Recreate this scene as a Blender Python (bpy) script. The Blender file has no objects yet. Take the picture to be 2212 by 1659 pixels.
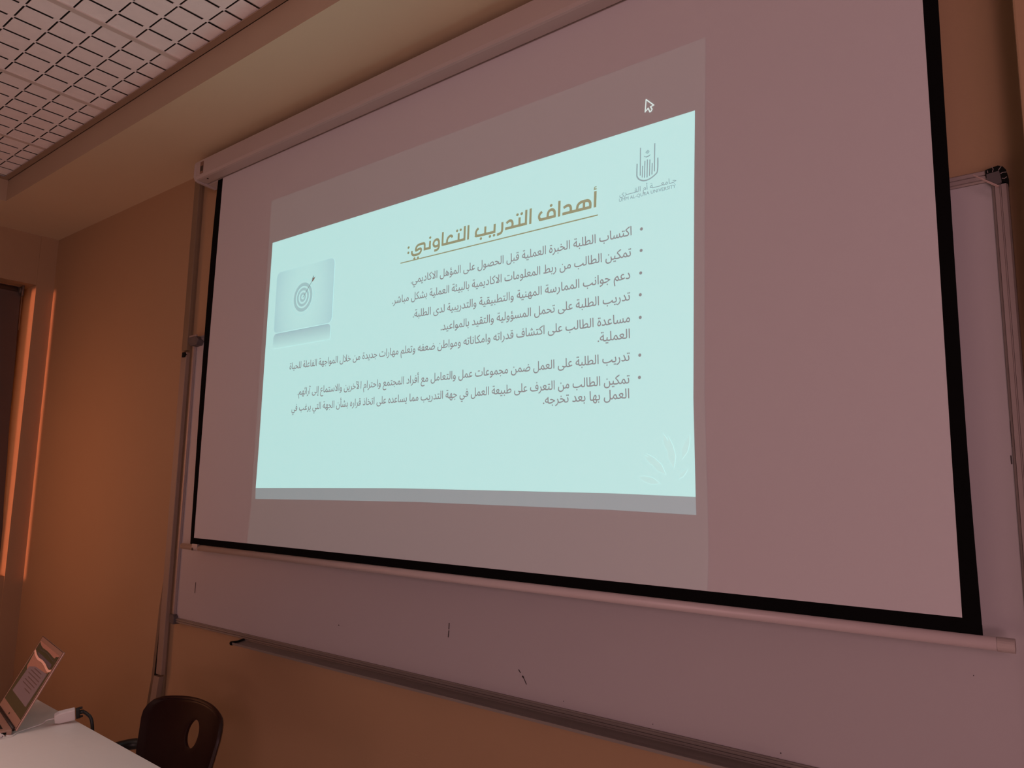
import bpy, bmesh, math, random
import numpy as np
from mathutils import Vector, Matrix
from mathutils.geometry import delaunay_2d_cdt, interpolate_bezier

C = bpy.context.scene.collection
S = bpy.context.scene
R = math.radians
random.seed(7)

# ------------------------------------------------------------------ camera, world, lights, exposure
cam_d = bpy.data.cameras.new('camera')
cam_d.sensor_width = 36.0
cam_d.lens = 25.943
cam_d.clip_start = 0.02
cam = bpy.data.objects.new('camera', cam_d)
C.objects.link(cam)
def rodrigues(w):
    t = math.sqrt(sum(a * a for a in w)); k = [a / t for a in w]
    return Matrix.Rotation(t, 3, Vector(k))
Rc = rodrigues((-0.139680636, 0.660451393, -0.0304788749)) @ Matrix(((1, 0, 0), (0, 0, -1), (0, 1, 0)))   # world -> x right, y down, z forward
M3 = Matrix((Rc[0], -Rc[1], -Rc[2])).transposed()
cam.matrix_world = Matrix.Translation((0, 0, 1.45)) @ M3.to_4x4()
S.camera = cam

S.view_settings.view_transform = 'Standard'
S.view_settings.look = 'None'
S.view_settings.gamma = 1.0
S.view_settings.use_curve_mapping = False
S.view_settings.exposure = 0.0

world = bpy.data.worlds.new('world'); S.world = world
world.use_nodes = True
bg = world.node_tree.nodes['Background']
bg.inputs['Color'].default_value = (1.0, 0.53, 0.53, 1)
bg.inputs['Strength'].default_value = 0.01

def area(name, loc, target, sx, sy, col, power, spread=180):
    d = bpy.data.lights.new(name, 'AREA'); d.shape = 'RECTANGLE'; d.size = sx; d.size_y = sy
    d.color = col; d.energy = power; d.spread = R(spread)
    o = bpy.data.objects.new(name, d); C.objects.link(o)
    o.location = loc
    o.rotation_euler = (Vector(target) - Vector(loc)).to_track_quat('-Z', 'Y').to_euler()
    return o
# pinkish fill lights added to brighten the room
area('overhead_fill', (-1.2, -1.5, 2.95), (-1.2, -1.5, 0), 1.2, 1.2, (1.0, 0.66, 0.56), 19, 70)
area('table_fill', (-2.4, -0.5, 2.95), (-2.4, -0.2, 0), 1.2, 0.8, (1.0, 0.66, 0.58), 15, 70)
area('rear_low_fill', (1.6, -2.2, 0.7), (-1.2, 1.3, 2.6), 1.2, 0.8, (1.0, 0.575, 0.56), 27)
area('rear_high_fill', (1.2, -2.4, 2.3), (-0.2, 1.6, 1.9), 1.0, 1.0, (1.0, 0.555, 0.575), 21)
area('right_fill', (2.4, -1.4, 1.5), (-0.1, 1.6, 1.9), 1.0, 1.0, (1.0, 0.53, 0.59), 16.5)
# warm daylight that comes in past the blind and rakes along the left end of the front wall
area('window_daylight', (-4.60, 0.15, 1.5), (-3.8, 1.65, 1.4), 0.15, 1.1, (1.0, 0.36, 0.165), 3.1, 100)
# daylight outside the window, behind its blind
area('outdoor_daylight', (-5.6, 1.0, 1.9), (-4.7, 1.4, 1.8), 1.2, 1.6, (1.0, 0.32, 0.13), 12)
# thin sheet of daylight that slips between the blind and the near jamb and runs along the wall
area('blind_gap_daylight', (-4.697, 0.30, 1.72), (-4.697, 1.6, 1.72), 0.10, 1.62, (1.0, 0.31, 0.18), 0.5, 2.5)

# ------------------------------------------------------------------ materials
MATS = {}
def mat(name, col, rough=0.6, metal=0.0, emit=None, estr=1.0, noise=0.0, nscale=8.0, bump=0.0, bscale=200.0, spec=0.5, coat=0.0):
    m = bpy.data.materials.new(name); m.use_nodes = True
    nt = m.node_tree; b = nt.nodes['Principled BSDF']
    b.inputs['Base Color'].default_value = (*col, 1)
    b.inputs['Roughness'].default_value = rough
    b.inputs['Metallic'].default_value = metal
    b.inputs['Specular IOR Level'].default_value = spec
    b.inputs['Coat Weight'].default_value = coat
    tc = nt.nodes.new('ShaderNodeTexCoord')
    if noise > 0:
        n = nt.nodes.new('ShaderNodeTexNoise'); n.inputs['Scale'].default_value = nscale; n.inputs['Detail'].default_value = 4
        nt.links.new(tc.outputs['Object'], n.inputs['Vector'])
        mx = nt.nodes.new('ShaderNodeMix'); mx.data_type = 'RGBA'
        mx.inputs['A'].default_value = (*[c * (1 - noise) for c in col], 1)
        mx.inputs['B'].default_value = (*[min(1, c * (1 + noise)) for c in col], 1)
        nt.links.new(n.outputs['Fac'], mx.inputs['Factor'])
        nt.links.new(mx.outputs['Result'], b.inputs['Base Color'])
    if bump > 0:
        n2 = nt.nodes.new('ShaderNodeTexNoise'); n2.inputs['Scale'].default_value = bscale; n2.inputs['Detail'].default_value = 3
        nt.links.new(tc.outputs['Object'], n2.inputs['Vector'])
        bp = nt.nodes.new('ShaderNodeBump'); bp.inputs['Strength'].default_value = bump; bp.inputs['Distance'].default_value = 0.002
        nt.links.new(n2.outputs['Fac'], bp.inputs['Height'])
        nt.links.new(bp.outputs['Normal'], b.inputs['Normal'])
    if emit:
        b.inputs['Emission Color'].default_value = (*emit, 1)
        b.inputs['Emission Strength'].default_value = estr
    MATS[name] = m
    return m

WALL = (0.365, 0.236, 0.133)
m_wall = mat('wall_paint', WALL, 0.75, noise=0.03, nscale=3, bump=0.15, bscale=160)
m_soffit = mat('soffit_paint_lit', (0.62, 0.50, 0.335), 0.55, noise=0.03, nscale=3, bump=0.05, bscale=160, spec=0.6)  # lightened to stand in for the slide's glow on the underside
m_bulk = mat('bulkhead_paint_shaded', (0.40, 0.30, 0.205), 0.8, noise=0.03, nscale=3, bump=0.1, bscale=160)
m_floor = mat('floor_vinyl', (0.62, 0.57, 0.53), 0.5, noise=0.08, nscale=5)
m_tile = mat('ceiling_tile', (0.92, 0.86, 0.84), 0.9, noise=0.05, nscale=30, bump=0.3, bscale=300)
m_web = mat('ceiling_web_shaded', (0.62, 0.56, 0.53), 0.9, noise=0.05, nscale=30)
m_plenum = mat('ceiling_void', (0.10, 0.10, 0.085), 0.95, noise=0.1)
m_bar = mat('grid_bar_metal', (0.66, 0.57, 0.52), 0.5, noise=0.05)
m_trim = mat('wall_angle_metal', (0.33, 0.235, 0.165), 0.5, noise=0.05)
m_case = mat('screen_case_enamel', (0.44, 0.38, 0.355), 0.38, noise=0.02, bump=0.03)
m_rod = mat('screen_bar_enamel', (0.52, 0.455, 0.445), 0.38, noise=0.02)
m_cap = mat('screen_case_end_plastic', (0.42, 0.36, 0.345), 0.45, noise=0.03)
m_fabric = mat('screen_fabric', (0.55, 0.545, 0.57), 0.85, noise=0.015, nscale=600, bump=0.08, bscale=900)
m_black = mat('screen_black_border', (0.004, 0.004, 0.004), 0.9, noise=0.1, spec=0.05)
m_dark = mat('dark_sticker', (0.04, 0.03, 0.025), 0.6, noise=0.3, nscale=300)
m_label = mat('brown_sticker', (0.22, 0.13, 0.09), 0.6, noise=0.2, nscale=300)
m_board = mat('whiteboard_enamel', (0.41, 0.385, 0.405), 0.42, noise=0.03, nscale=2.5, spec=0.35)
m_alu = mat('frame_aluminium', (0.32, 0.265, 0.255), 0.42, metal=0.25, noise=0.05, nscale=20)
m_tray = mat('tray_aluminium', (0.25, 0.22, 0.20), 0.5, metal=0.4, noise=0.06, nscale=15)
m_grey = mat('grey_corner_plastic', (0.08, 0.068, 0.070), 0.6, noise=0.06)
m_void = mat('hollow_black', (0.008, 0.009, 0.008), 0.9, noise=0.1, spec=0.1)
m_ink = mat('dried_marker_ink', (0.03, 0.022, 0.022), 0.7, noise=0.1)
m_stick = mat('pale_stick', (0.42, 0.31, 0.285), 0.55, noise=0.06, nscale=60)
m_trunk = mat('painted_trunking', (0.19, 0.135, 0.085), 0.5, noise=0.04)
m_trunk2 = mat('bare_white_trunking', (0.27, 0.205, 0.165), 0.4, noise=0.04)
m_blind = mat('blind_fabric', (0.085, 0.06, 0.05), 0.85, noise=0.08, nscale=200)
m_blindhw = mat('blind_hardware', (0.07, 0.055, 0.045), 0.5, noise=0.05)
m_chain = mat('blind_chain', (0.5, 0.4, 0.33), 0.4, noise=0.05)
m_wframe = mat('window_frame_paint', (0.55, 0.45, 0.36), 0.45, noise=0.04)
m_glass = mat('window_glass', (0.9, 0.92, 0.92), 0.05)
m_glass.node_tree.nodes['Principled BSDF'].inputs['Transmission Weight'].default_value = 1.0
m_glass.node_tree.nodes['Principled BSDF'].inputs['IOR'].default_value = 1.02
m_table = mat('table_laminate', (0.88, 0.86, 0.84), 0.45, noise=0.015, nscale=40)
m_edge = mat('table_edge_band', (0.60, 0.52, 0.48), 0.5, noise=0.03)
m_leg = mat('black_steel', (0.012, 0.014, 0.013), 0.4, noise=0.1)
m_chair = mat('maroon_plastic', (0.016, 0.003, 0.0025), 0.4, noise=0.1, nscale=30, bump=0.05, bscale=500, spec=0.3)
m_lap = mat('laptop_aluminium', (0.46, 0.28, 0.22), 0.4, metal=0.2, noise=0.03)  # silver shell with the room's orange light put into its colour
m_lapdark = mat('laptop_gasket', (0.03, 0.02, 0.017), 0.5, noise=0.1)
m_key = mat('laptop_key', (0.02, 0.018, 0.017), 0.5, noise=0.1)
m_white = mat('white_plastic', (0.82, 0.76, 0.75), 0.35, noise=0.02)
m_rubber = mat('black_cable_rubber', (0.012, 0.014, 0.013), 0.45, noise=0.1)
m_green = mat('green_black_plug', (0.008, 0.03, 0.022), 0.4, noise=0.1)
# light thrown on the screen by the projector (screen white plus what the projector adds)
def lit(name, e, base=(0.535, 0.53, 0.55)):
    return mat(name, base, 0.9, emit=e, estr=1.0, noise=0.01, nscale=900, spec=0.1)
m_plight = lit('projector_black_level', (0.020, 0.030, 0.028))
m_page = lit('slide_page_light', (0.30, 0.645, 0.62))
m_foot = lit('slide_footer_light', (0.09, 0.18, 0.19))
m_gold = lit('slide_gold_text', (0.105, 0.175, 0.075), (0.52, 0.50, 0.47))
m_text = lit('slide_grey_text', (0.075, 0.14, 0.15), (0.50, 0.485, 0.485))
m_teal = lit('slide_teal_emblem', (0.10, 0.26, 0.28), (0.50, 0.485, 0.485))
def lit_gradient(name, e0, e1, expr):
    """projected picture whose own colours run from e0 to e1 (the artwork's gradient); expr = (axis scale x, z, centre x, centre z)"""
    m = lit(name, e0); nt = m.node_tree; b = nt.nodes['Principled BSDF']
    tc = nt.nodes.new('ShaderNodeTexCoord'); mp = nt.nodes.new('ShaderNodeMapping'); mp.vector_type = 'POINT'
    sx, sz, cx, cz, kind = expr
    mp.inputs['Location'].default_value = (-cx * sx, 0, -cz * sz); mp.inputs['Scale'].default_value = (sx, 0, sz)
    nt.links.new(tc.outputs['Object'], mp.inputs['Vector'])
    mx = nt.nodes.new('ShaderNodeMix'); mx.data_type = 'RGBA'; mx.inputs['A'].default_value = (*e0, 1); mx.inputs['B'].default_value = (*e1, 1)
    if kind == 'radial':
        ln = nt.nodes.new('ShaderNodeVectorMath'); ln.operation = 'LENGTH'; nt.links.new(mp.outputs['Vector'], ln.inputs[0])
        pw = nt.nodes.new('ShaderNodeMath'); pw.operation = 'POWER'; pw.use_clamp = True; pw.inputs[1].default_value = 2.2; nt.links.new(ln.outputs['Value'], pw.inputs[0])
    else:
        sp = nt.nodes.new('ShaderNodeSeparateXYZ'); nt.links.new(mp.outputs['Vector'], sp.inputs[0])
        pw = nt.nodes.new('ShaderNodeMath'); pw.operation = 'ADD'; pw.use_clamp = True; pw.inputs[1].default_value = 0; nt.links.new(sp.outputs['Z'], pw.inputs[0])
    nt.links.new(pw.outputs[0], mx.inputs['Factor']); nt.links.new(mx.outputs['Result'], b.inputs['Emission Color'])
    return m
m_card = lit_gradient('slide_card_light', (0.295, 0.64, 0.615), (0.215, 0.51, 0.535), (5.6, 3.2, -2.19, 2.12, 'radial'))
m_refl = lit_gradient('slide_card_mirror', (0.30, 0.645, 0.62), (0.165, 0.40, 0.43), (0, 18.0, 0, 1.946, 'linear'))
m_ring = lit('slide_ring_light', (0.17, 0.42, 0.43))
m_arrow = lit('slide_arrow', (0.03, 0.10, 0.10), (0.44, 0.43, 0.43))
m_feather = lit('slide_arrow_feather', (0.05, 0.02, 0.01), (0.5, 0.36, 0.32))
m_smear = lit('slide_stain', (0.312, 0.628, 0.598))
m_ptr = lit('slide_pointer', (0.52, 0.70, 0.66))

# ------------------------------------------------------------------ helpers
def link(name, me, m, parent=None):
    o = bpy.data.objects.new(name, me); C.objects.link(o)
    for mm in (m if isinstance(m, (list, tuple)) else [m]):
        me.materials.append(mm)
    if parent: o.parent = parent
    return o
def empty(name, loc=(0, 0, 0)):
    o = bpy.data.objects.new(name, None); o.empty_display_size = 0.05; C.objects.link(o); o.location = loc
    return o
def tag(o, label=None, cat=None, group=None, kind=None):
    if label: o['label'] = label
    if cat: o['category'] = cat
    if group: o['group'] = group
    if kind: o['kind'] = kind
    return o

class MB:
    def __init__(s): s.bm = bmesh.new()
    def face(s, pts, mi=0):
        f = s.bm.faces.new([s.bm.verts.new(p) for p in pts]); f.material_index = mi; return f
    def box(s, x0, x1, y0, y1, z0, z1, mi=0, M=None):
        v = [Vector((x, y, z)) for z in (z0, z1) for y in (y0, y1) for x in (x0, x1)]
        if M: v = [M @ p for p in v]
        b = [s.bm.verts.new(p) for p in v]
        for q in ((0, 2, 3, 1), (4, 5, 7, 6), (0, 1, 5, 4), (2, 6, 7, 3), (0, 4, 6, 2), (1, 3, 7, 5)):
            s.bm.faces.new([b[i] for i in q]).material_index = mi
        return s
    def prism(s, pts, d, mi=0):
        """closed polygon (3d points) extruded along vector d, capped"""
        d = Vector(d); a = [s.bm.verts.new(p) for p in pts]; b = [s.bm.verts.new(Vector(p) + d) for p in pts]
        n = len(a)
        s.bm.faces.new(a).material_index = mi; s.bm.faces.new(b[::-1]).material_index = mi
        for i in range(n): s.bm.faces.new((a[i], b[i], b[(i + 1) % n], a[(i + 1) % n])).material_index = mi
        return s
    def tube(s, pts, r, n=12, mi=0, cap=True):
        pts = [Vector(p) for p in pts]; rings = []
        prev = None
        for i, p in enumerate(pts):
            t = (pts[min(i + 1, len(pts) - 1)] - pts[max(i - 1, 0)]).normalized()
            if prev is None:
                u = t.cross(Vector((0, 0, 1)))
                if u.length < 1e-3: u = t.cross(Vector((1, 0, 0)))
            else: u = prev - t * prev.dot(t)
            u.normalize(); prev = u; w = t.cross(u)
            rr = r[i] if isinstance(r, (list, tuple)) else r
            rings.append([s.bm.verts.new(p + (u * math.cos(2 * math.pi * k / n) + w * math.sin(2 * math.pi * k / n)) * rr) for k in range(n)])
        for a, b in zip(rings, rings[1:]):
            for k in range(n): s.bm.faces.new((a[k], a[(k + 1) % n], b[(k + 1) % n], b[k])).material_index = mi
        if cap:
            s.bm.faces.new(rings[0][::-1]).material_index = mi; s.bm.faces.new(rings[-1]).material_index = mi
        return s
    def build(s, name, m, parent=None, bevel=0, seg=2, smooth=False, loc=None):
        bmesh.ops.recalc_face_normals(s.bm, faces=s.bm.faces)
        me = bpy.data.meshes.new(name); s.bm.to_mesh(me); s.bm.free()
        if smooth:
            for p in me.polygons: p.use_smooth = True
        o = link(name, me, m, parent)
        if bevel:
            md = o.modifiers.new('bevel', 'BEVEL'); md.width = bevel; md.segments = seg; md.limit_method = 'ANGLE'; md.angle_limit = R(40)
        if loc is not None:                                        # put the origin at loc, geometry stays
            me.transform(Matrix.Translation(-Vector(loc))); o.location = loc
        return o

def bez(pts, n=10):
    """smooth curve through points (Catmull-Rom)"""
    P = [Vector(p) for p in pts]; out = []
    for i in range(len(P) - 1):
        a, b, c, d = P[max(i - 1, 0)], P[i], P[i + 1], P[min(i + 2, len(P) - 1)]
        for k in range(n):
            t = k / n
            out.append(0.5 * ((2 * b) + (c - a) * t + (2 * a - 5 * b + 4 * c - d) * t * t + (3 * b - a - 3 * c + d) * t ** 3))
    out.append(P[-1]); return out

# ------------------------------------------------------------------ the setting
YW = 1.65          # face of the front wall
XL = -4.68         # face of the left wall's corner column
ZS = 2.845         # underside of the dropped soffit
ZC = 2.965         # face of the ceiling tiles
YB, XB = 1.235, -4.235   # faces of the bulkhead

MB().box(-5.0, 2.6, YW, YW + 0.15, 0, 3.15).build('wall_front', m_wall)['kind'] = 'structure'
b = MB()
b.box(-5.0, XL, 1.56, YW, 0, 3.15)                       # corner column
b.box(-5.0, -4.686, -3.6, 1.56, 2.555, 3.15)              # lintel
b.box(-5.0, -4.686, -3.6, 1.56, 0, 0.93)                  # under the window
b.box(-5.0, -4.686, -3.6, 0.20, 0.93, 2.555)
b.build('wall_left', m_wall)['kind'] = 'structure'
MB().box(-5.0, 2.6, -3.6, YW, -0.12, 0).build('floor', m_floor)['kind'] = 'structure'
MB().box(-0.05, 0.75, 1.55, YW, 0, ZS).build('wall_pilaster', m_wall, bevel=0.004)['kind'] = 'structure'

b = MB()
b.prism([(-4.69, YB, ZS), (-4.69, YW, ZS), (2.6, YW, ZS), (2.6, YB, ZS)], (0, 0, 0.30))
b.prism([(-4.686, -3.6, ZS), (-4.69, YB, ZS), (XB, YB, ZS), (XB, -3.6, ZS)], (0, 0, 0.30))
o = b.build('ceiling_soffit', [m_soffit, m_bulk]); o['kind'] = 'structure'
for p in o.data.polygons:                                          # upright faces get a darker copy, their shade put into the colour
    if abs(p.normal.z) < 0.5: p.material_index = 1

# ceiling: 0.6 m tiles of small square pads, slots open to a dark void
b = MB()
X1, Y0 = 2.3, -2.3
b.box(XB, 2.6, -3.6, YB, ZC + 0.06, ZC + 0.18, mi=1)
T0 = -2.498
for kx in range(-48, 18):
    edge = T0 - 0.012 + 0.1 * kx
    xr, xl = edge, edge - 0.086
    if xl < XB + 0.002 and xr > XB: xl = XB + 0.001
    if xl < XB or xr > X1: continue
    for ky in range(-34, 3):
        ys = 1.046 + 0.1 * ky
        y0, y1 = ys + 0.0058, ys + 0.087
        if y1 > YB - 0.012: y1 = YB - 0.012
        if y0 >= y1 - 0.01 or y0 < Y0: continue
        b.box(xl, xr, y0, y1, ZC, ZC + 0.0018)
        # the light web between rows (runs along X) and the recessed web between columns
        if ys + 0.1 < YB - 0.03:
            b.box(xl - 0.0005, xr + 0.0002, y1, ys + 0.1, ZC + 0.0006, ZC + 0.0022)
            b.box(xr + 0.0002, xr + 0.0142, y1, ys + 0.1055, ZC + 0.0008, ZC + 0.0024)
        b.box(xr + 0.0064, xr + 0.0138, ys + 0.0055, y1, ZC + 0.0032, ZC + 0.005, mi=2)  # darker copy of the tile, painting the shade of the recess
o = b.build('ceiling', [m_tile, m_plenum, m_web]); o['kind'] = 'structure'
for i in range(-3, 8):
    x = T0 + 0.6 * i
    if x < XB + 0.05 or x > 2.3: continue
    MB().box(x - 0.012, x + 0.012, Y0, YB - 0.012, ZC - 0.004, ZC + 0.0).build('grid_bar', m_bar, o)
b = MB()
b.box(XB, 2.6, YB - 0.027, YB, ZC - 0.010, ZC - 0.006)
b.box(XB, 2.6, YB - 0.003, YB, ZC - 0.010, ZC + 0.03)
b.box(XB, XB + 0.027, -3.6, YB - 0.027, ZC - 0.010, ZC - 0.006)
b.build('trim_1', m_trim)['kind'] = 'structure'

# window in the left wall, behind its blind
w = empty('window_1', (-4.92, 0.88, 0.93)); w['kind'] = 'structure'
def wpart(nm, bx, m, **k):
    o = MB().box(*bx).build(nm, m, None, **k); o.parent = w; o.matrix_parent_inverse = Matrix.Translation(-w.location); return o
b = MB()
b.box(-4.96, -4.90, 0.20, 0.26, 0.93, 2.555).box(-4.96, -4.90, 1.50, 1.56, 0.93, 2.555)
b.box(-4.96, -4.90, 0.26, 1.50, 0.93, 0.99).box(-4.96, -4.90, 0.26, 1.50, 2.495, 2.555).box(-4.955, -4.905, 0.86, 0.91, 0.99, 2.495)
o = b.build('window_frame', m_wframe); o.parent = w; o.matrix_parent_inverse = Matrix.Translation(-w.location)
wpart('glass_pane', (-4.934, -4.928, 0.26, 1.50, 0.99, 2.495), m_glass)

def child(o, p):
    o.parent = p; o.matrix_parent_inverse = Matrix.Translation(-Vector(p.location)); return o

# ------------------------------------------------------------------ roller blind
bl = tag(empty('roller_blind', (-4.78, 0.9, 2.555)), 'dark roller blind pulled down over the window at the left edge', 'blind')
edge = [(1.5173, 2.548), (1.521, 2.3307), (1.5265, 2.1464), (1.5302, 1.9734), (1.5338, 1.7608), (1.5423, 1.5589), (1.5464, 1.4125), (1.5498, 1.3106), (1.555, 1.2268), (1.5575, 1.1257), (1.558, 1.02)]
es = bez([(0, y, z) for y, z in edge], 4)
b = MB()
front = [b.bm.verts.new((-4.78, min(p.y, 1.558), p.z)) for p in es]; fl = [b.bm.verts.new((-4.78, 0.24, p.z)) for p in es]
back = [b.bm.verts.new((-4.7815, min(p.y, 1.558), p.z)) for p in es]; bl_ = [b.bm.verts.new((-4.7815, 0.24, p.z)) for p in es]
for i in range(len(es) - 1):
    b.bm.faces.new((front[i], front[i + 1], fl[i + 1], fl[i])); b.bm.faces.new((back[i], bl_[i], bl_[i + 1], back[i + 1]))
    b.bm.faces.new((front[i], back[i], back[i + 1], front[i + 1])); b.bm.faces.new((fl[i], fl[i + 1], bl_[i + 1], bl_[i]))
b.bm.faces.new((front[0], fl[0], bl_[0], back[0])); b.bm.faces.new((front[-1], back[-1], bl_[-1], fl[-1]))
child(b.build('blind_fabric', m_blind), bl)
child(MB().tube([(-4.79, 0.24, 2.53), (-4.79, 1.50, 2.53)], 0.018, 16).build('roller_tube', m_blindhw, smooth=True), bl)
child(MB().box(-4.787, -4.773, 0.24, 1.556, 0.985, 1.02).build('bottom_weight', m_blindhw, bevel=0.003), bl)
b = MB().box(-4.80, -4.745, 1.515, 1.523, 2.49, 2.552)
b.tube([(-4.775, 1.505, 2.525), (-4.775, 1.522, 2.525)], 0.022, 16)
child(b.build('end_bracket', m_blindhw, bevel=0.002), bl)
b = MB()
for i in range(34):
    z = 2.50 - i * 0.0062
    y = 1.5175 + 0.004 * (2.5 - z)
    bmesh.ops.create_icosphere(b.bm, subdivisions=1, radius=0.0017, matrix=Matrix.Translation((-4.752, y, z)))
child(b.build('pull_chain', m_chain), bl)

# ------------------------------------------------------------------ whiteboard
wb = tag(empty('whiteboard', (-1.55, 1.63, 0.89)), 'long wall whiteboard in an aluminium frame, behind and below the projection screen', 'whiteboard')
BX0, BX1, BZ0, BZ1 = -3.020, -0.0825, 0.884, 2.073
child(MB().box(BX0 + 0.012, BX1 - 0.012, 1.632, 1.648, BZ0 + 0.01, BZ1 - 0.01).build('writing_panel', m_board), wb)
def rail_profile(n0, n1):
    """stepped aluminium section, n0 outer edge .. n1 inner edge, as (across, depth) pairs"""
    d = n1 - n0
    return [(0, 1.649), (0, 1.628), (d * .12, 1.624), (d * .42, 1.624), (d * .45, 1.6265), (d * .52, 1.6265), (d * .55, 1.6225), (d * .82, 1.6225), (d * .86, 1.626), (d, 1.628), (d, 1.649)]
def vrail(xo, xi, z0, z1):
    return MB().prism([(xo + a, y, z0) for a, y in rail_profile(xo, xi)], (0, 0, z1 - z0))
def hrail(zo, zi, x0, x1):
    return MB().prism([(x0, y, zo + a) for a, y in rail_profile(zo, zi)], (x1 - x0, 0, 0))
child(vrail(BX0, BX0 + 0.020, BZ0 + 0.03, BZ1 - 0.03).build('frame_rail', m_alu), wb)
child(vrail(BX1, BX1 - 0.0255, BZ0 + 0.02, BZ1 - 0.035).build('frame_rail', m_alu), wb)
child(hrail(BZ1, BZ1 - 0.024, BX0 + 0.03, BX1 - 0.033).build('frame_rail', m_alu), wb)
child(hrail(BZ0 - 0.002, BZ0 + 0.017, BX0 + 0.03, BX1 - 0.02).build('frame_rail', m_tray), wb)
# corner caps: grey plastic, the top right one broken open
cp = child(MB().prism([(-3.024, 1.614, 0.879), (-2.988, 1.614, 0.876), (-2.986, 1.614, 0.906), (-2.996, 1.614, 0.914), (-3.024, 1.614, 0.914)], (0, 0.034, 0)).build('corner_cap', m_grey, bevel=0.002), wb)
cp = child(MB().prism([(-3.024, 1.600, 2.066), (-2.962, 1.600, 2.068), (-2.944, 1.606, 2.05), (-2.956, 1.604, 2.030), (-3.000, 1.600, 2.028), (-3.018, 1.600, 2.045)], (0, 0.045, 0)).build('corner_cap', m_grey, bevel=0.002), wb)
child(MB().box(-3.012, -2.955, 1.601, 1.606, 2.066, 2.073).build('cap_lip', m_alu), wb)
cc = empty('corner_joint', (-0.098, 1.61, 2.05))
child(cc, wb)
pts = [(-0.1165, 2.056), (-0.1165, 2.0705), (-0.096, 2.0745), (-0.0885, 2.071), (-0.0835, 2.063), (-0.0815, 2.052), (-0.0822, 2.0365)]
child(MB().prism([(x, 1.620, z) for x, z in pts], (0, 0.028, 0)).build('hollow', m_void), cc).matrix_parent_inverse = Matrix.Translation(-Vector((-0.098, 1.61, 2.05)))
cc_inv = Matrix.Translation(-Vector((-0.098, 1.61, 2.05)))
def cchild(o):
    o.parent = cc; o.matrix_parent_inverse = cc_inv; return o
cchild(MB().prism([(x, 1.617, z) for x, z in [(-0.1150, 2.050), (-0.1150, 2.0605), (-0.0945, 2.0625), (-0.0928, 2.053), (-0.0915, 2.039), (-0.1035, 2.0345), (-0.1085, 2.041)]], (0, 0.004, 0)).build('cover_flap', m_grey))
b = MB()
for q in ([(-0.0955, 2.064), (-0.0905, 2.071)], [(-0.0925, 2.0565), (-0.089, 2.0583), (-0.083, 2.0575)], [(-0.091, 2.047), (-0.087, 2.0455), (-0.083, 2.048)], [(-0.105, 2.063), (-0.1035, 2.069), (-0.1055, 2.0735)], [(-0.1125, 2.063), (-0.113, 2.068)]):
    b.tube([(x, 1.6185, z) for x, z in q], 0.0007, 6)
cchild(b.build('rib', m_alu))
# marks on the enamel
def mark(p, q, wd):
    b = MB()
    d = Vector((q[0] - p[0], q[1] - p[1])); n = Vector((-d.y, d.x)).normalized() * wd / 2
    b.prism([(p[0] + n.x, 1.6312, p[1] + n.y), (q[0] + n.x, 1.6312, q[1] + n.y), (q[0] - n.x, 1.6312, q[1] - n.y), (p[0] - n.x, 1.6312, p[1] - n.y)], (0, 0.001, 0))
    child(b.build('pen_mark', m_ink), wb)
for p, q, wd in [((-2.8695, 1.0523), (-2.8704, 1.0098), .0028), ((-1.4886, 1.0607), (-1.4895, 1.043), .0028), ((-1.4893, 1.040), (-1.4907, 1.0206), .003),
                 ((-1.2355, .9718), (-1.229, .9642), .0022), ((-1.2225, .958), (-1.2182, .9535), .004), ((-1.2182, .953), (-1.2087, .9383), .002), ((-1.2235, .9555), (-1.2225, .954), .002),
                 ((-1.9775, .9955), (-1.974, .9945), .003), ((-1.0922, .918), (-1.091, .917), .002), ((-.8431, .9118), (-.842, .9113), .002), ((-.1945, 1.1242), (-.1935, 1.1237), .002),
                 ((-0.1080, 1.587), (-0.1078, 1.538), .0022), ((-0.1115, 1.523), (-0.1112, 1.507), .002), ((-.55, .913), (-.548, .912), .0022)]:
    mark(p, q, wd)
# marker tray under the board
prof = [(1.6235, .8835), (1.6235, .8800), (1.600, .8755), (1.580, .8755), (1.574, .8795), (1.5715, .8790), (1.5725, .8715), (1.580, .8695), (1.610, .8695), (1.649, .8710), (1.649, .8835)]
tr = child(MB().prism([(-2.492, y, z) for y, z in prof], (1.948, 0, 0)).build('marker_tray', m_tray), wb)
for x in (-2.500, -0.546):
    o = MB().prism([(x, 1.6235, .886), (x, 1.600, .8815), (x, 1.570, .8825), (x, 1.567, .877), (x, 1.570, .869), (x, 1.6235, .867)], (0.010, 0, 0)).build('end_cap', m_void, bevel=0.0015)
    o.parent = tr; o.matrix_parent_inverse = Matrix.Identity(4)
    tag(o, 'black plastic end cap')
tag(MB().tube([(-0.1345, 1.5965, 2.0565), (-0.0955, 1.5905, 2.0215)], [0.0014, 0.0024], 6).build('thin_stick', m_stick), 'thin pale stick poking out of the broken top right corner of the whiteboard', 'stick')

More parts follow.
